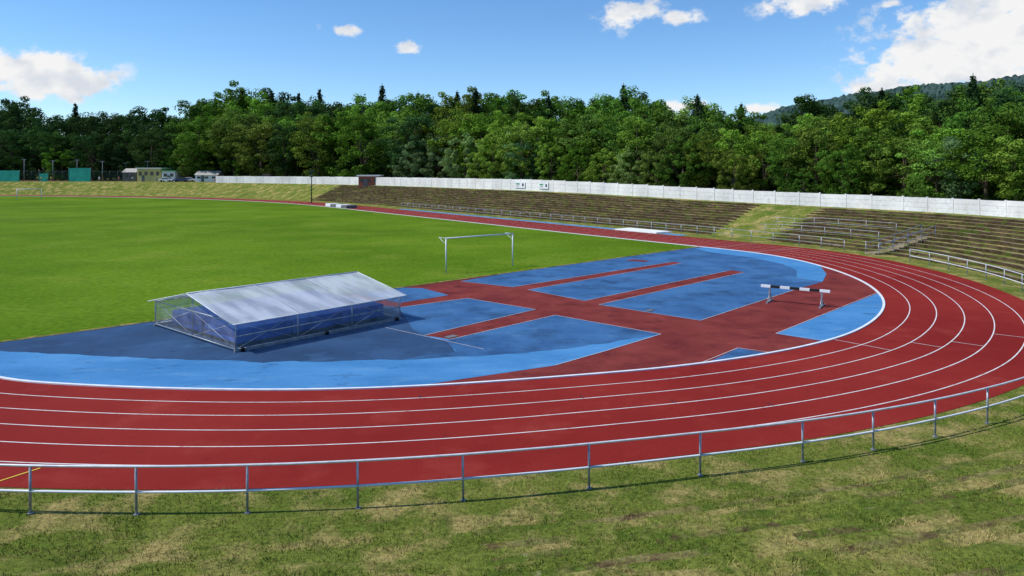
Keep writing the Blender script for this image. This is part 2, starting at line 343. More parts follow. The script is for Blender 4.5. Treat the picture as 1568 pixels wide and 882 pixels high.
# ------------------------------------------------------------------ goals
def goal(p,q,h,r=.05):
    mb=MB(); p=Vector((*p,0));q=Vector((*q,0)); up=Vector((0,0,h)); d=(q-p).normalized(); bk=Vector((-d.y,d.x,0))*.9
    mb.tube([p,p+up],r,0,8);mb.tube([q,q+up],r,0,8);mb.tube([p+up-d*r,q+up+d*r],r,0,8)
    for e in(p,q):
        mb.tube([e+up,e+up+bk],r*.4,0,6); mb.tube([e+up*.82,e+up+bk],r*.35,0,6)
    mb.build('football_goal',[M['whitesteel']])
goal((-4.57,49.1),(.05,52.8),2.44); goal((-123,176),(-118.5,178.5),2.6,.08)
# ------------------------------------------------------------------ steeplechase barrier
hb=MB(); a=Vector((14.0,38.5,0));b=Vector((16.2,37.05,0)); d=(b-a).normalized(); pr=Vector((-d.y,d.x,0))
s0=a-d*.45; Lh=(b-a).length+.85; ns=7
for k in range(ns):
    c=s0+d*(Lh*(k+.5)/ns); hb.box((c.x,c.y,.84),(Lh/ns-.002,.13,.13),0 if k%2 else 1,d)
for e in(a,b):
    hb.box((e.x,e.y,.39),(.09,.09,.77),2,d); hb.box((e.x,e.y,.035),(.10,1.3,.07),2,d)
    for sg in(-1,1): hb.tube([e+pr*sg*.5+Vector((0,0,.05)),e+Vector((0,0,.55))],.022,2)
hb.build('steeplechase_barrier',[M['black'],M['canvas'],M['steel']])
# ------------------------------------------------------------------ landing mat shelter
def poly_mat(name,c,fac,rough,streak,lo=.72,spec=.5,rot=0,stretch=(1,1,1),tl_=0):
    m=bpy.data.materials.new(name); m.use_nodes=True; T=NT(m.node_tree); B=m.node_tree.nodes['Principled BSDF']; O=m.node_tree.nodes['Material Output']
    tc=T.n('ShaderNodeTexCoord'); mp=T.n('ShaderNodeMapping'); mp.vector_type='TEXTURE'; mp.inputs['Rotation'].default_value=(0,0,rot); mp.inputs['Scale'].default_value=stretch; T.l(tc.outputs['Object'],mp.inputs[0])
    nz=T.n('ShaderNodeTexNoise'); nz.inputs['Scale'].default_value=streak; nz.inputs['Detail'].default_value=7; T.l(mp.outputs[0],nz.inputs['Vector'])
    cr=T.n('ShaderNodeMix',data_type='RGBA'); cr.inputs[6].default_value=c4([k*lo for k in c]); cr.inputs[7].default_value=c4(c)
    r=T.n('ShaderNodeMapRange'); r.inputs[1].default_value=.38;r.inputs[2].default_value=.60; T.l(nz.outputs['Fac'],r.inputs[0]); T.l(r.outputs[0],cr.inputs[0])
    T.l(cr.outputs[2],B.inputs['Base Color']); B.inputs['Roughness'].default_value=rough; B.inputs['Specular IOR Level'].default_value=spec
    tr=T.n('ShaderNodeBsdfTransparent'); tr.inputs[0].default_value=(.95,.98,1,1); mx=T.n('ShaderNodeMixShader'); mx.inputs[0].default_value=fac
    sh_=B.outputs[0]
    if tl_:
        tn=T.n('ShaderNodeBsdfTranslucent'); T.l(cr.outputs[2],tn.inputs['Color']); m2=T.n('ShaderNodeMixShader'); m2.inputs[0].default_value=tl_; T.l(B.outputs[0],m2.inputs[1]); T.l(tn.outputs[0],m2.inputs[2]); sh_=m2.outputs[0]
    T.l(tr.outputs[0],mx.inputs[1]); T.l(sh_,mx.inputs[2]); T.l(mx.outputs[0],O.inputs['Surface']); return m
slope=math.atan2(32.4-27.7,-16.3+10.8)
M['roofpoly']=poly_mat('polycarbonate_roof',(.80,.85,.88),.70,.22,1.3,.62,.9,slope,(4,1,1),.15)
M['sidepoly']=poly_mat('polycarbonate_side',(.62,.67,.69),.20,.08,1.6,.55,1.0)
sh=empty('landing_mat_shelter')
A_=Vector((-16.3,32.4,0));B_=Vector((-10.8,27.7,0));C_=Vector((-5.35,33.8,0))
def q3(a,b,z): return B_+(C_-B_)*a+(A_-B_)*b+Vector((0,0,z))
ez,rz,bz=1.16,1.90,.12
fr=MB()
def T_(p,q,r=.028): fr.tube([p,q],r,0)
for b in(0,1):
    for z in(bz,ez,.62 if b==0 else bz+.01): T_(q3(0,b,z),q3(1,b,z),.025)
    for a in np.linspace(0,1,4): T_(q3(a,b,bz),q3(a,b,ez),.03)
for a in(0,1):
    for z in(bz,ez): T_(q3(a,0,z),q3(a,1,z),.03)
    for b in(.5,): T_(q3(a,b,bz),q3(a,b,rz),.025)
    for b0,b1 in((0,.5),(.5,1)):
        T_(q3(a,b0,bz),q3(a,b1,ez),.014);T_(q3(a,b1,bz),q3(a,b0,ez),.014)
for a in np.linspace(0,1,7):
    T_(q3(a,0,ez-.03),q3(a,.5,rz-.03),.025);T_(q3(a,1,ez-.03),q3(a,.5,rz-.03),.025)
for b in (.17,.33,.67,.83):
    zz=ez+(rz-ez)*(1-abs(b-.5)*2)-.05; T_(q3(0,b,zz),q3(1,b,zz),.02)
T_(q3(0,.5,rz-.03),q3(1,.5,rz-.03),.03)
for a0,a1 in((0,1/3),(1/3,2/3),(2/3,1)): T_(q3(a0,0,bz),q3(a1,0,ez),.012);T_(q3(a1,0,bz),q3(a0,0,ez),.012)
fr.build('frame',[M['steel']],sh)
for side,(b0,b1) in enumerate(((-.03,.503),(1.03,.497))):
    rf=MB(); na=240; v=[];f=[]
    for ia in range(na+1):
        a=-.03+1.06*ia/na; w=.004*math.sin(ia*math.pi/2)+.025*mnoise.noise(Vector((a*7,side*3,0)))
        for t in(0,.33,.66,1): 
            b=b0+(b1-b0)*t; v.append(q3(a,b,ez-.01+(rz+.03-ez+.01)*t+w-.02*math.sin(t*math.pi)))
    for ia in range(na):
        for k in range(3): f.append((4*ia+k,4*ia+4+k,4*ia+5+k,4*ia+1+k))
    rf.add(v,f,0); rf.build('roof_panel_%d'%side,[M['roofpoly']],sh)
rb=MB()
for a in (1/3,2/3): 
    for b0 in(-.03,1.03): rb.tube([q3(a,b0,ez+.012),q3(a,.5,rz+.05)],.010,0)
rb.tube([q3(-.03,.5,rz+.045),q3(1.03,.5,rz+.045)],.03,0)
rb.tube([q3(-.03,-.03,ez-.01),q3(1.03,-.03,ez-.01)],.025,0)
for a in(-.03,1.03):
    for b0 in(-.03,1.03): rb.tube([q3(a,b0,ez),q3(a,.5,rz+.03)],.022,0)
rb.build('roof_trim',[M['whitesteel']],sh)
sd=MB(); e=.004
for b,s_ in((0,-1),(1,1)): sd.add([q3(0,b+s_*e,bz),q3(1,b+s_*e,bz),q3(1,b+s_*e,ez),q3(0,b+s_*e,ez)],[(0,1,2,3)])
for a,s_ in((0,-1),(1,1)): sd.add([q3(a+s_*e,0,bz),q3(a+s_*e,1,bz),q3(a+s_*e,1,ez),q3(a+s_*e,.5,rz-.02),q3(a+s_*e,0,ez)],[(0,1,2,3,4)])
sd.build('side_panels',[M['sidepoly']],sh)
ml=(C_-B_).normalized()
for k in range(3):
    for j in range(2):
        c=q3(.05+.90*(k+.5)/3,.08+.84*(j+.5)/2,.46); mm=MB(); mm.box(c,(8.2*.90/3-.04,7.2*.84/2-.04,.62),0,ml)
        o=mm.build('mat_%d_%d'%(k,j),[M['mat']],sh); bv=o.modifiers.new('b','BEVEL'); bv.width=.06; bv.segments=3
        m2=MB(); c2=c.copy(); c2.z=.08; m2.box(c2,(8.2*.88/3-.3,7.2*.80/2-.3,.1),0,ml); m2.build('pallet_%d_%d'%(k,j),[M['bark']],sh)
sk=MB()
for b in(0,1): 
    sk.box(q3(.5,b,.055),(8.3,.1,.09),0,ml)
    for a in(.03,.5,.97):
        c=q3(a,b-.012 if b==0 else 1.012,.09); pr=Vector((-ml.y,ml.x,0)); sk.tube([c-pr*.04,c+pr*.04],.09,1,12)
sk.build('skids_and_wheels',[M['steel'],M['rubber']],sh)
# ------------------------------------------------------------------ foreground grass tufts
def grass(name,n_,xr,yr,hgt):
    xs=rng.uniform(*xr,n_);ys=rng.uniform(*yr,n_)
    d2=((xs[:,None]-P[None,::4,0])**2+(ys[:,None]-P[None,::4,1])**2); ii=d2.argmin(1)*4; dd=np.sqrt(d2.min(1))
    keep=(dd>7.25)&(dd<16.5)&(((xs-P[ii,0])*Nn[ii,0]+(ys-P[ii,1])*Nn[ii,1])>0)&(np.abs(xs)<ys*.76+1)
    xs,ys,ii,dd=xs[keep],ys[keep],ii[keep],dd[keep]
    ph=((dd-(Start[ii]+.35))/pitch[ii])%1; onedge=(dd>Start[ii]+.3)&(stepB[ii]>.5)&(ph<.30)
    cl=np.array([mnoise.noise(Vector((x*2.2,y*2.2,0)))*.6+mnoise.noise(Vector((x*.7,y*.7,4)))*.6 for x,y in zip(xs,ys)]); keep=(cl>rng.uniform(-.8,.3,len(cl)))&(~onedge|(rng.uniform(0,1,len(cl))<.6)); xs,ys,ii,dd,cl=xs[keep],ys[keep],ii[keep],dd[keep],cl[keep]
    z=np.array([np.interp(d,OA[i],ZA[i]) for d,i in zip(dd,ii)]); N=len(xs); an=rng.uniform(0,6.28,N); h=hgt*rng.uniform(.5,1.3,N)*(1+cl); w=.008*rng.uniform(.7,1.4,N)
    lx=rng.normal(0,.6,N)*h;ly=rng.normal(0,.6,N)*h
    a=np.stack([xs-np.cos(an)*w,ys-np.sin(an)*w,z-.01],1);b=np.stack([xs+np.cos(an)*w,ys+np.sin(an)*w,z-.01],1);c=np.stack([xs+lx,ys+ly,z+h],1)
    VV=np.stack([a,b,c],1).reshape(-1,3); me=bpy.data.meshes.new(name); me.from_pydata(VV.tolist(),[],np.arange(3*N).reshape(-1,3).tolist()); me.materials.append(M['blade'])
    o=bpy.data.objects.new(name,me); col.objects.link(o)
grass('grass_tufts',210000,(-12,19),(8.2,26),.06)
# ------------------------------------------------------------------ trees
def foliage():
    m=bpy.data.materials.new('foliage'); m.use_nodes=True; T=NT(m.node_tree); nt=m.node_tree; nt.nodes.remove(nt.nodes['Principled BSDF']); O=nt.nodes['Material Output']
    oi=T.n('ShaderNodeObjectInfo'); at=T.n('ShaderNodeAttribute',attribute_name='tint')
    mx=T.n('ShaderNodeMix',data_type='RGBA',blend_type='MULTIPLY'); mx.inputs[0].default_value=1; T.l(oi.outputs['Color'],mx.inputs[6]); T.l(at.outputs['Fac'],mx.inputs[7])
    df=T.n('ShaderNodeBsdfDiffuse'); T.l(mx.outputs[2],df.inputs['Color'])
    tr=T.n('ShaderNodeBsdfTranslucent'); T.l(mx.outputs[2],tr.inputs['Color']); ms=T.n('ShaderNodeMixShader'); ms.inputs[0].default_value=.28
    T.l(df.outputs[0],ms.inputs[1]);T.l(tr.outputs[0],ms.inputs[2]);T.l(ms.outputs[0],O.inputs['Surface']); return m
M['leaf']=foliage()
def leaves(c,nrm,s,tint):
    N=len(c); r=rng.normal(0,1,(N,3)); t=np.cross(nrm,r); t/=np.linalg.norm(t,axis=1)[:,None]+1e-9; b=np.cross(nrm,t)
    s=s[:,None]; V=np.stack([c+t*s,c+b*s*.65,c-t*s,c-b*s*.65],1).reshape(-1,3); return V,np.repeat(tint,4)
def finish(name,V,tint,wood):
    N=len(V)//4; vs=V.tolist()+[tuple(p) for p in wood.v]; fs=np.arange(4*N).reshape(-1,4).tolist()+[tuple(i+4*N for i in f) for f in wood.f]
    me=bpy.data.meshes.new(name); me.from_pydata(vs,[],fs); me.materials.append(M['leaf']);me.materials.append(M['bark'])
    me.polygons.foreach_set('material_index',[0]*N+[1]*len(wood.f))
    a=me.attributes.new('tint','FLOAT','POINT'); a.data.foreach_set('value',tint.tolist()+[1.]*len(wood.v)); return me
def unit(n_): 
    r=rng.normal(0,1,(n_,3)); return r/np.linalg.norm(r,axis=1)[:,None]
def decid(name,rx,zc,rzz,ncl,nl,leaf=.0105):
    w=MB(); w.tube([(0,0,-.03),(.005,.0,.2),(-.005,.01,.45),(0,0,.75)],[.02,.016,.011,.004],0,7)
    u=unit(ncl); rad=rng.uniform(.6,1.,ncl)**.6; ph=rng.uniform(0,6.28,4)
    lob=1+.18*np.sin(3*np.arctan2(u[:,1],u[:,0])+ph[0]+2*u[:,2])+.14*np.sin(5*u[:,2]+ph[1])
    cc=u*rad[:,None]*lob[:,None]*np.array([rx,rx,rzz])+np.array([0,0,zc])
    low=cc[:,2]<.07; cc[low,2]=.07+rng.uniform(0,.1,low.sum())
    for k in range(8):
        q=cc[k*3%ncl]; z0=rng.uniform(.15,.5); w.tube([(0,0,z0),((q[0])*.5,q[1]*.5,z0+(q[2]-z0)*.6),tuple(q)],[.009,.006,.002],0,5)
    Vs=[];Ts=[]
    for k in range(ncl):
        cr=rng.uniform(.045,.095); d_=unit(nl); rr=rng.uniform(.4,1,nl)**.5
        sq=np.array([1,1,.7]); pos=cc[k]+d_*rr[:,None]*cr*sq
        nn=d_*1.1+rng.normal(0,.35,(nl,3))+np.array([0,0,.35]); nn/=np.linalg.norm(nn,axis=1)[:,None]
        tint=rng.uniform(.70,1.30)*rng.uniform(.75,1.25,nl)*(.78+.42*(cc[k][2]-zc+rzz)/(2*rzz))  # random leaf tone, plus top light painted in: brighter towards the crown top
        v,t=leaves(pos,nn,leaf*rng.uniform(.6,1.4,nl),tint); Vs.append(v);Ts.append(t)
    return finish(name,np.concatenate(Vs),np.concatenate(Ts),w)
def conif(name,R,ntier=46):
    w=MB(); w.tube([(0,0,-.02),(0,0,.5),(0,0,.99)],[.014,.009,.002],0,6); Vs=[];Ts=[]
    for k in range(ntier):
        z=.08+.9*(k/ntier)**.9; r=R*(1-z)**.8*rng.uniform(.7,1.15)+.008; nb=int(6+4*(1-z))
        for j in range(nb):
            z_=z+rng.uniform(-.015,.015); a=rng.uniform(0,6.28); rl=r*rng.uniform(.6,1.15); m=int(22*(.4+rl/R)); t=rng.uniform(.05,1,m)
            zz=z_-.35*rl*t+.2*rl*t*t+rng.normal(0,.007,m); sp=rng.normal(0,.16,m)*rl*(1.1-t*.6)
            pos=np.stack([np.cos(a)*rl*t-np.sin(a)*sp,np.sin(a)*rl*t+np.cos(a)*sp,zz-abs(rng.normal(0,.010,m))],1)
            nn=rng.normal(0,.5,(m,3))+np.array([np.cos(a)*.6,np.sin(a)*.6,.7]); nn/=np.linalg.norm(nn,axis=1)[:,None]
            v,tt=leaves(pos,nn,.0085*rng.uniform(.6,1.3,m),rng.uniform(.7,1.2)*rng.uniform(.8,1.2,m)); Vs.append(v);Ts.append(tt)
    return finish(name,np.concatenate(Vs),np.concatenate(Ts),w)
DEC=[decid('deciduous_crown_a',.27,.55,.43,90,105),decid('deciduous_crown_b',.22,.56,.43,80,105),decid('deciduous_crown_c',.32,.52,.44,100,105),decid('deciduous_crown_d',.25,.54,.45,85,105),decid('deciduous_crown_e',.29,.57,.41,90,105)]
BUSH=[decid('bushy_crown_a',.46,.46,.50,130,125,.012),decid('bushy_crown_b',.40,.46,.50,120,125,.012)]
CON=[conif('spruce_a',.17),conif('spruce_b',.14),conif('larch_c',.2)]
fo=empty('forest')
def tree(bearing,dist,top,kind,color,wide=1.,parent=None):
    x=bearing*dist; y=dist; z0=gz(x,y)-.1; H=top-z0
    me={'d':DEC,'b':BUSH,'c':CON}[kind]; me=random.choice(me)
    o=bpy.data.objects.new({'d':'deciduous_tree','b':'bushy_tree','c':'spruce_tree'}[kind],me); col.objects.link(o)
    o.location=(x,y,z0); o.scale=(H*wide,H*wide,H); o.rotation_euler=(0,0,random.uniform(0,6.28)); j=random.uniform(.78,1.22)
    o.color=(color[0]*j*random.uniform(.85,1.12),color[1]*j,color[2]*j*random.uniform(.8,1.3),1)
    if parent: o.parent=parent
G1=(.080,.165,.022);G2=(.042,.088,.022);G3=(.150,.265,.035);GC=(.030,.064,.026);G4=(.150,.245,.085);G5=(.115,.175,.028)
def el(v,dist): return EYE+(262-v)/1085*dist
def bt(u): return (u-784)/1085
sky_=[(0,160),(20,156),(50,178),(85,174),(115,170),(145,172),(170,168),(200,175),(235,162),(258,182),(280,180),(300,150),(335,160),(350,148),(372,138),(395,154),(415,140),(437,154),(460,150),(480,148),(510,154),(530,146),(560,152),(600,144),(625,156),(645,144),(670,152),(700,140),(735,142),(770,138),(800,150),(825,154),(850,146),(880,154),(905,148),(930,146),(955,134),(985,142),(1010,162),(1035,170),(1065,150),(1095,177),(1125,166),(1150,186),(1180,184),(1210,176),(1240,148),(1270,166),(1300,167),(1330,140),(1355,136),(1385,140),(1410,154),(1440,148),(1465,154),(1490,124),(1520,138),(1550,132),(1580,132),(1620,140),(1680,145),(-40,165),(-90,165)]
def dist_for(u): return float(np.interp(u,[-150,300,560,800,1000,1250,1568,1800],[300,262,215,172,138,112,88,80]))
for u,v in sky_:
    dd=dist_for(u)*random.uniform(.98,1.06); leftdark=u<260  # left group gets a darker leaf colour for its back-lit look
    c=G2 if (leftdark or random.random()<.3) else random.choice([G1,G1,G5,G3])
    tree(bt(u),dd,el(v-4+random.uniform(-4,3),dd),'d',c,1.05,fo)
    d2=dd*1.16; tree(bt(u+12),d2,el(v+4+random.uniform(-4,4),d2),'d',random.choice([G2,G1]),1.15,fo)
    d3=dd*.90; tree(bt(u+random.uniform(-10,10)),d3,el(v+random.uniform(18,38),d3),'d',G2 if leftdark else random.choice([G1,G3,G5,G2,G3]),1.2,fo)
for u,v in [(372,132),(330,148),(415,135),(490,134),(585,126),(458,140),(548,142),(640,138),(728,130),(700,136),(1135,155),(1068,142),(955,125),(20,152),(115,156),(1490,110),(1350,132),(840,142),(305,150)]:
    dd=dist_for(u)*1.02; tree(bt(u),dd,el(v,dd),'c',GC,1.35,fo)
for u,v,f_,k,c,w in [(590,207,.93,'b',G4,1.0),(635,214,.88,'b',G4,1.0),(672,204,.9,'b',G4,1),(712,210,.88,'b',G4,1),(755,203,.88,'b',G3,1),(800,207,.88,'b',G4,1),(845,212,.88,'b',G3,.9),(885,222,.87,'b',G1,.9),
 (925,233,.85,'b',G3,1.1),(965,228,.85,'b',G4,1),(1005,226,.85,'b',G5,1),(1045,215,.86,'b',G1,1),(1085,205,.88,'d',G5,1.2),(1125,225,.84,'b',G5,1),(1170,190,.9,'d',G3,1.3),(1205,205,.86,'d',G1,1.2),(1250,185,.88,'d',G5,1.2),(1290,215,.84,'b',G1,.9),(1335,190,.86,'d',G1,1.3),(1385,200,.86,'d',G5,1.3),(1435,205,.85,'d',G3,1.3),(1470,200,.85,'d',G4,1.2),(1510,190,.85,'d',G1,1.3),(1555,205,.84,'d',G3,1.3),(1610,200,.84,'d',G1,1.3),
 (1400,272,.80,'b',G1,.8),(1230,262,.80,'b',G1,.9),(540,180,.97,'d',G1,1.2),(500,172,.96,'d',G2,1.2),(450,175,.96,'d',G1,1.2),(405,182,.95,'d',G3,1.2),(360,185,.95,'d',G1,1.2),(320,190,.94,'d',G3,1.1),(285,195,.93,'d',G3,1.1),(245,200,1,'d',G2,1.2),(200,205,1,'d',G2,1.2),(150,200,1,'d',G2,1.2),(100,205,1,'d',G2,1.2),(50,200,1,'d',G2,1.2),(5,205,1,'d',G2,1.2)]:
    dd=dist_for(u)*f_; tree(bt(u),dd,el(v,dd),k,c,w)
for u in range(-40,1620,28):
    dd=dist_for(u)*random.uniform(.9,.98); tree(bt(u+random.uniform(-8,8)),dd,el(random.uniform(222,240),dd),'b',random.choice([G2,G1]),1.3,fo)
# ------------------------------------------------------------------ distant hill
hm=MB(); v=[];f=[]; nx=420; ny=26
rid_u=[700,900,1000,1100,1150,1200,1300,1400,1480,1568,1700,1900,2300]; rid_v=[262,240,215,195,184,166,149,135,130,119,108,112,150]
for j in range(ny):
    dd=1000+ 1000*j/(ny-1)
    for i_ in range(nx):
        u=700+1600*i_/(nx-1); hv=np.interp(u,rid_u,rid_v); Hh=(262-hv)/1085*1800; prof=math.sin(min(1,(dd-1000)/800)*math.pi/2)
        x=bt(u)*dd; z=3+Hh*prof*(1 if dd<=1800 else 1-.3*(dd-1800)/200)+ (mnoise.noise(Vector((x*.01,dd*.01,0)))*10+random.uniform(-4,4))*prof
        v.append((x,dd,z if i_ not in(0,) else 3))
for j in range(ny-1):
    for i_ in range(nx-1): a=j*nx+i_; f.append((a,a+1,a+nx+1,a+nx))
hm.add(v,f); M['hill']=surf('hill_forest_hazed',(.034,.066,.066),(.060,.100,.084),.012,.95,(.12,.4),[],None,spec=0)  # aerial haze mixed into the base colour as blue-green
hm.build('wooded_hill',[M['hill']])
# ------------------------------------------------------------------ background at the left: tennis courts etc.
def gpt(u,dist): x=bt(u)*dist; return Vector((x,dist,gz(x,dist)))
fn=MB()
def wiremat():
    m=bpy.data.materials.new('wire_mesh'); m.use_nodes=True; T=NT(m.node_tree); B=m.node_tree.nodes['Principled BSDF']; O=m.node_tree.nodes['Material Output']; B.inputs['Base Color'].default_value=(.03,.07,.05,1)
    tr=T.n('ShaderNodeBsdfTransparent'); mx=T.n('ShaderNodeMixShader'); mx.inputs[0].default_value=.18; T.l(tr.outputs[0],mx.inputs[1]);T.l(B.outputs[0],mx.inputs[2]);T.l(mx.outputs[0],O.inputs['Surface']); return m
M['wire']=wiremat()
for dist,u0,u1 in((234,-60,200),(262,-60,250)):
    prev=None
    for u in np.arange(u0,u1,12):
        p=gpt(u,dist); fn.tube([p,p+Vector((0,0,3.4))],.05,0,5)
        if prev: 
            fn.tube([prev+Vector((0,0,3.4)),p+Vector((0,0,3.4))],.035,0,5); fn.tube([prev+Vector((0,0,.1)),p+Vector((0,0,.1))],.035,0,5)
            fn.add([prev,p,p+Vector((0,0,3.35)),prev+Vector((0,0,3.35))],[(0,1,2,3)],1)
        prev=p
fn.build('tennis_court_fence',[M['dgreen'],M['wire']])
M['clay']=surf('clay_court',(.28,.10,.06),(.34,.13,.08),.5,.9)
ct=MB()
for u0,u1 in((-40,95),(110,195)):
    a=gpt(u0,240);b=gpt(u1,240); ct.add([(a.x,237,a.z+.012),(b.x,237,a.z+.012),(b.x,258,a.z+.012),(a.x,258,a.z+.012)],[(0,1,2,3)])
ct.build('clay_tennis_court',[M['clay']])
for u0,u1,h in((105,139,4.4),(-10,30,3.6),(60,74,2.6)):
    s=MB(); a=gpt(u0,231.5);b=gpt(u1,231.5); c=(a+b)/2; s.box((c.x,c.y,c.z+h/2),((b-a).length,.06,h),0)
    for e in(a,b): s.tube([e,e+Vector((0,0,h+.2))],.07,1)
    s.build('teal_windscreen',[M['teal'],M['dgreen']])
for u,dist,v in((37,238,244),(81,238,246),(118,240,245),(157,240,247),(192,250,250),(226,240,247),(260,245,240),(20,255,250)):
    s=MB(); p=gpt(u,dist); top=el(v,dist); s.tube([p,Vector((p.x,p.y,top))],[.10,.07],0,8); s.box((p.x,p.y,top),(1.4,.2,.12),0); 
    for e in(-.6,.6): s.box((p.x+e,p.y-.15,top-.1),(.5,.3,.22),1)
    s.build('floodlight_pole',[M['steel'],M['greyroof']])
s=MB(); p=Vector((bt(477)*157,157,0)); z=gz(p.x,p.y); s.tube([(p.x,p.y,z-.2),(p.x,p.y,7.0)],[.14,.09],0,8); s.box((p.x,p.y,7.05),(1.1,.5,.35),0); s.box((p.x,p.y,6.0),(.5,.3,.5),1); s.build('floodlight_pole',[M['dgreen'],M['greyroof']])
def building(name,u0,u1,dist,h,wallm,roofm,depth=6,nwin=4,gable=False):
    e=empty(name); a=gpt(u0,dist);b=gpt(u1,dist); c=(a+b)/2; w=(b-a).length
    s=MB(); s.box((c.x,c.y+depth/2,c.z+h/2),(w,depth,h)); s.build('walls',[wallm],e)
    s=MB()
    if gable:
        z=c.z+h; v=[(a.x-.3,c.y-.3,z),(b.x+.3,c.y-.3,z),(b.x+.3,c.y+depth+.3,z),(a.x-.3,c.y+depth+.3,z),(a.x-.3,c.y+depth/2,z+1.3),(b.x+.3,c.y+depth/2,z+1.3)]
        s.add(v,[(0,1,5,4),(2,3,4,5),(0,4,3),(1,2,5),(0,3,2,1)])
    else: s.box((c.x,c.y+depth/2,c.z+h+.15),(w+.8,depth+.8,.3))
    s.build('roof',[roofm],e)
    s=MB()
    for k in range(nwin):
        x=a.x+w*(k+.5)/nwin; s.box((x,c.y-.02,c.z+h*.62),(w/nwin*.5,.06,h*.3))
    s.build('windows',[M['win']],e)
    s=MB(); s.box((a.x+w/nwin,c.y-.03,c.z+1.0),(.9,.07,2.0)); s.build('door',[M['greyroof']],e)
building('yellow_clubhouse',210,246,232,4.2,M['yellow'],M['canvas'],7,4)
building('white_pavilion',248,268,230,3.4,M['canvas'],M['signgreen'],6,2)
building('grey_shed',188,208,236,3.0,M['greyroof'],M['conclt'],5,2,True)
building('white_hut',299,333,226,2.2,M['canvas'],M['conclt'],5,3,True)
building('brick_kiosk',549,580,170,2.6,M['redbrick'],M['canvas'],4,3)
building('red_cabin',404,411,206,2.2,M['redbrick'],M['greyroof'],2,1)
def car(u,dist,paint,heading):
    e=empty('parked_car'); p=gpt(u,dist); prof=[(-2.1,.35),(-2.1,.8),(-1.5,.92),(-.9,1.4),(.75,1.42),(1.35,.95),(2.05,.8),(2.15,.35)]
    def extr(pr,w,mat,nm,bv=0):
        s=MB(); n_=len(pr); v=[(x,-w,z) for x,z in pr]+[(x,w,z) for x,z in pr]; f=[tuple(range(n_)),tuple(range(2*n_-1,n_-1,-1))]+[(k,k+n_,(k+1)%n_+n_,(k+1)%n_) for k in range(n_)]
        s.add(v,f); o=s.build(nm,[mat],e)
        if bv: m_=o.modifiers.new('b','BEVEL'); m_.width=bv; m_.segments=2
    extr(prof,.82,paint,'body',.08); extr([(-1.35,.95),(-.85,1.33),(.7,1.35),(1.18,.97)],.835,M['win'],'side_windows'); extr([(-1.46,.98),(-.98,1.36),(-.92,1.36),(-1.4,.98)],.7,M['win'],'rear_window'); extr([(1.3,1.0),(.82,1.38),(.88,1.38),(1.37,1.0)],.7,M['win'],'windscreen')
    s=MB()
    for x in(-1.3,1.35):
        for y in(-.78,.78): s.tube([(x,y-.1,.32),(x,y+.1,.32)],.32,0,14)
    s.build('wheels',[M['rubber']],e); e.location=p; e.rotation_euler=(0,0,heading)
car(277,224,M['carblue'],0.2); car(340,226,M['carred'],0.1); car(255,224,M['carwhite'],0); car(290,228,M['carwhite'],0)
def person(u,dist,shirt,trousers,heading,arm=.3,stride=.15):
    p=gpt(u,dist); s=stride
    J=[(0,0,.95,.13),(0,0,1.18,.125),(0,0,1.40,.14),(0,0,1.50,.06),(0,.01,1.62,.085),(0,.01,1.72,.07),
       (.19,0,1.42,.055),(.26,.05,1.15,.042),(.28,.05+arm,.98+arm*.4,.033),(.28,.09+arm,.92+arm*.4,.03),
       (-.19,0,1.42,.055),(-.27,0,1.15,.042),(-.27,.1,.92,.033),(-.27,.12,.86,.03),
       (.10,0,.88,.09),(.11,s,.50,.06),(.11,s*.8,.08,.042),(.11,s*.8+.15,.04,.035),
       (-.10,0,.88,.09),(-.11,-s*.3,.50,.06),(-.11,-s,.08,.042),(-.11,-s+.15,.04,.035)]
    E=[(0,1),(1,2),(2,3),(3,4),(4,5),(2,6),(6,7),(7,8),(8,9),(2,10),(10,11),(11,12),(12,13),(0,14),(14,15),(15,16),(16,17),(0,18),(18,19),(19,20),(20,21)]
    me=bpy.data.meshes.new('person'); me.from_pydata([j[:3] for j in J],E,[]); o=bpy.data.objects.new('person',me); col.objects.link(o)
    o.modifiers.new('skin','SKIN')
    for k,j in enumerate(J): me.skin_vertices[0].data[k].radius=(j[3],j[3]); 
    me.skin_vertices[0].data[0].use_root=True
    o.modifiers.new('s','SUBSURF').levels=1
    m=bpy.data.materials.new('clothing'); m.use_nodes=True; T=NT(m.node_tree); B=m.node_tree.nodes['Principled BSDF']; tc=T.n('ShaderNodeTexCoord'); sx=T.n('ShaderNodeSeparateXYZ'); T.l(tc.outputs['Object'],sx.inputs[0])
    dv=T.n('ShaderNodeMath',operation='DIVIDE'); dv.inputs[1].default_value=1.8; T.l(sx.outputs[2],dv.inputs[0]); cr=T.n('ShaderNodeValToRGB'); cr.color_ramp.interpolation='CONSTANT'
    E_=cr.color_ramp.elements; E_[0].position=0;E_[0].color=(.05,.04,.04,1);E_[1].position=.06;E_[1].color=c4((.45,.26,.18))
    for pos,cc in((.28,trousers),(.54,shirt),(.82,(.45,.26,.18)),(.94,(.06,.035,.02))): x=E_.new(pos); x.color=c4(cc)
    T.l(dv.outputs[0],cr.inputs[0]); T.l(cr.outputs[0],B.inputs['Base Color']); B.inputs['Roughness'].default_value=.8; me.materials.append(m)
    o.location=p; o.rotation_euler=(0,0,heading)
for u,dist,sh_,tr_,h_ in((63,228,(.6,.6,.05),(.03,.04,.1),1.),(72,227,(.05,.3,.1),(.02,.02,.02),2.5),(78,228,(.6,.5,.1),(.1,.1,.1),4),(152,229,(.7,.7,.7),(.5,.5,.5),0),(182,229,(.5,.08,.06),(.05,.05,.1),3),(203,227,(.7,.7,.7),(.05,.05,.1),1),(240,226,(.1,.2,.5),(.04,.04,.04),2)): person(u,dist,sh_,tr_,h_)
s=MB(); c=Vector((bt(522)*139,139,gz(bt(522)*139,139))); i=idx_at(-36,139); t=Tg[i]
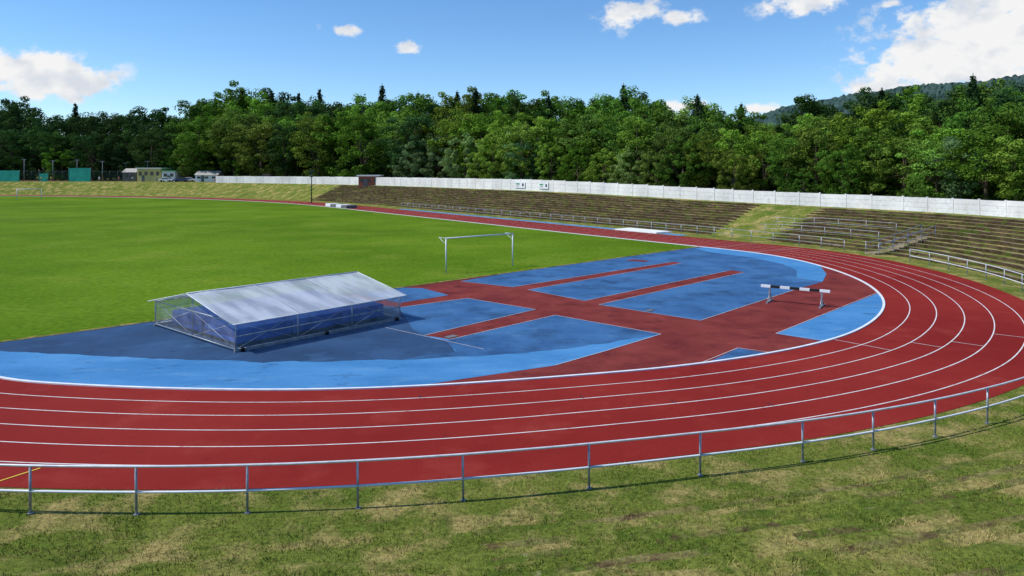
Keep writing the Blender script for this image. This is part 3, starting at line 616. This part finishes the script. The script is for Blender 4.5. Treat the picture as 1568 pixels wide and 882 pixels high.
for k in range(4): s.box((c.x+t[0]*(k-1.5)*2.6,c.y+t[1]*(k-1.5)*2.6,c.z+.3),(2.5,2.2,.6),k%2,t)
o=s.build('covered_landing_mat',[M['greyroof'],M['kerb']]); b=o.modifiers.new('b','BEVEL'); b.width=.08;b.segments=2
# ------------------------------------------------------------------ world, sun, camera
SE=math.radians(52); tosun=Vector((-1.0*math.cos(SE),-.10*math.cos(SE),math.sin(SE))).normalized()
w=bpy.data.worlds.new('World'); sc.world=w; w.use_nodes=True; T=NT(w.node_tree); nt=w.node_tree; BG=nt.nodes['Background']
sky=T.n('ShaderNodeTexSky',sky_type='NISHITA'); sky.sun_disc=False; sky.sun_elevation=SE; sky.sun_rotation=math.atan2(tosun.x,tosun.y)%(2*math.pi); sky.air_density=1.0; sky.dust_density=.05; sky.ozone_density=5; sky.altitude=800
hs=T.n('ShaderNodeHueSaturation'); hs.inputs['Saturation'].default_value=1.15; hs.inputs['Value'].default_value=1.15; T.l(sky.outputs[0],hs.inputs['Color'])
tc=T.n('ShaderNodeTexCoord'); G=tc.outputs['Generated']; cur=None
for u,v,wx,wz in [(1545,55,160,95),(1450,105,125,58),(1365,130,90,26),(50,118,100,36),(-20,110,90,36),(965,22,62,32),(1040,28,50,18),(525,46,52,14),(622,74,32,20),(1230,5,75,24),(1160,166,40,12),(1045,163,45,13),(1370,5,30,12)]:
    c=Vector((bt(u),1,(262-v)/1085)).normalized()
    sb=T.n('ShaderNodeVectorMath',operation='SUBTRACT'); T.l(G,sb.inputs[0]); sb.inputs[1].default_value=c
    ml_=T.n('ShaderNodeVectorMath',operation='MULTIPLY'); T.l(sb.outputs[0],ml_.inputs[0]); kx=1085/wx; ml_.inputs[1].default_value=(kx,kx,1085/wz)
    ln=T.n('ShaderNodeVectorMath',operation='LENGTH'); T.l(ml_.outputs[0],ln.inputs[0])
    iv=T.n('ShaderNodeMath',operation='SUBTRACT'); iv.inputs[0].default_value=1; T.l(ln.outputs['Value'],iv.inputs[1]); o=iv.outputs[0]
    if wz<33:
        q=T.n('ShaderNodeMath',operation='SUBTRACT'); T.l(o,q.inputs[0]); q.inputs[1].default_value=.42 if wz<21 and v<100 else .2; o=q.outputs[0]
    if cur is None: cur=o
    else: m_=T.n('ShaderNodeMath',operation='MAXIMUM'); T.l(cur,m_.inputs[0]);T.l(o,m_.inputs[1]); cur=m_.outputs[0]
mpn=T.n('ShaderNodeMapping'); mpn.inputs['Scale'].default_value=(1,1,1.4); T.l(G,mpn.inputs[0])
nz=T.n('ShaderNodeTexNoise'); nz.inputs['Scale'].default_value=22; nz.inputs['Detail'].default_value=10; nz.inputs['Roughness'].default_value=.62; T.l(mpn.outputs[0],nz.inputs['Vector'])
ad=T.n('ShaderNodeMath',operation='MULTIPLY_ADD'); T.l(nz.outputs['Fac'],ad.inputs[0]); ad.inputs[1].default_value=3.0; T.l(cur,ad.inputs[2])
r1=T.n('ShaderNodeMapRange'); r1.interpolation_type='SMOOTHSTEP'; r1.inputs[1].default_value=1.42; r1.inputs[2].default_value=1.95; T.l(ad.outputs[0],r1.inputs[0])
r2=T.n('ShaderNodeMapRange'); r2.inputs[1].default_value=-.45; r2.inputs[2].default_value=.1; T.l(cur,r2.inputs[0])
ff=T.n('ShaderNodeMath',operation='MULTIPLY'); T.l(r1.outputs[0],ff.inputs[0]); T.l(r2.outputs[0],ff.inputs[1]); ff.use_clamp=True
nz2=T.n('ShaderNodeTexNoise'); nz2.inputs['Scale'].default_value=24; nz2.inputs['Detail'].default_value=8; T.l(mpn.outputs[0],nz2.inputs['Vector'])
cm=T.n('ShaderNodeMix',data_type='RGBA'); cm.inputs[6].default_value=(4.9,5.2,5.7,1); cm.inputs[7].default_value=(6.5,6.5,6.5,1)
r3=T.n('ShaderNodeMapRange'); r3.inputs[1].default_value=.36; r3.inputs[2].default_value=.54; T.l(nz2.outputs['Fac'],r3.inputs[0]); T.l(r3.outputs[0],cm.inputs[0])
fm=T.n('ShaderNodeMix',data_type='RGBA'); T.l(ff.outputs[0],fm.inputs[0]); T.l(hs.outputs[0],fm.inputs[6]); T.l(cm.outputs[2],fm.inputs[7])
T.l(fm.outputs[2],BG.inputs['Color']); BG.inputs['Strength'].default_value=.14
sl=bpy.data.lights.new('sun','SUN'); sl.energy=4.6; sl.angle=math.radians(.5); sl.color=(1,.95,.88); so=bpy.data.objects.new('sun',sl); col.objects.link(so); so.rotation_euler=(-tosun).to_track_quat('-Z','Y').to_euler(); so.location=(0,0,60)
cd=bpy.data.cameras.new('camera'); cd.sensor_width=36; cd.lens=1085/1568*36; cd.shift_y=-179/1568; cd.clip_end=8000; co=bpy.data.objects.new('camera',cd); col.objects.link(co); co.location=(0,0,EYE); co.rotation_euler=(math.radians(90),0,0); sc.camera=co
sc.view_settings.view_transform='Standard'; sc.view_settings.look='None'; sc.view_settings.exposure=0
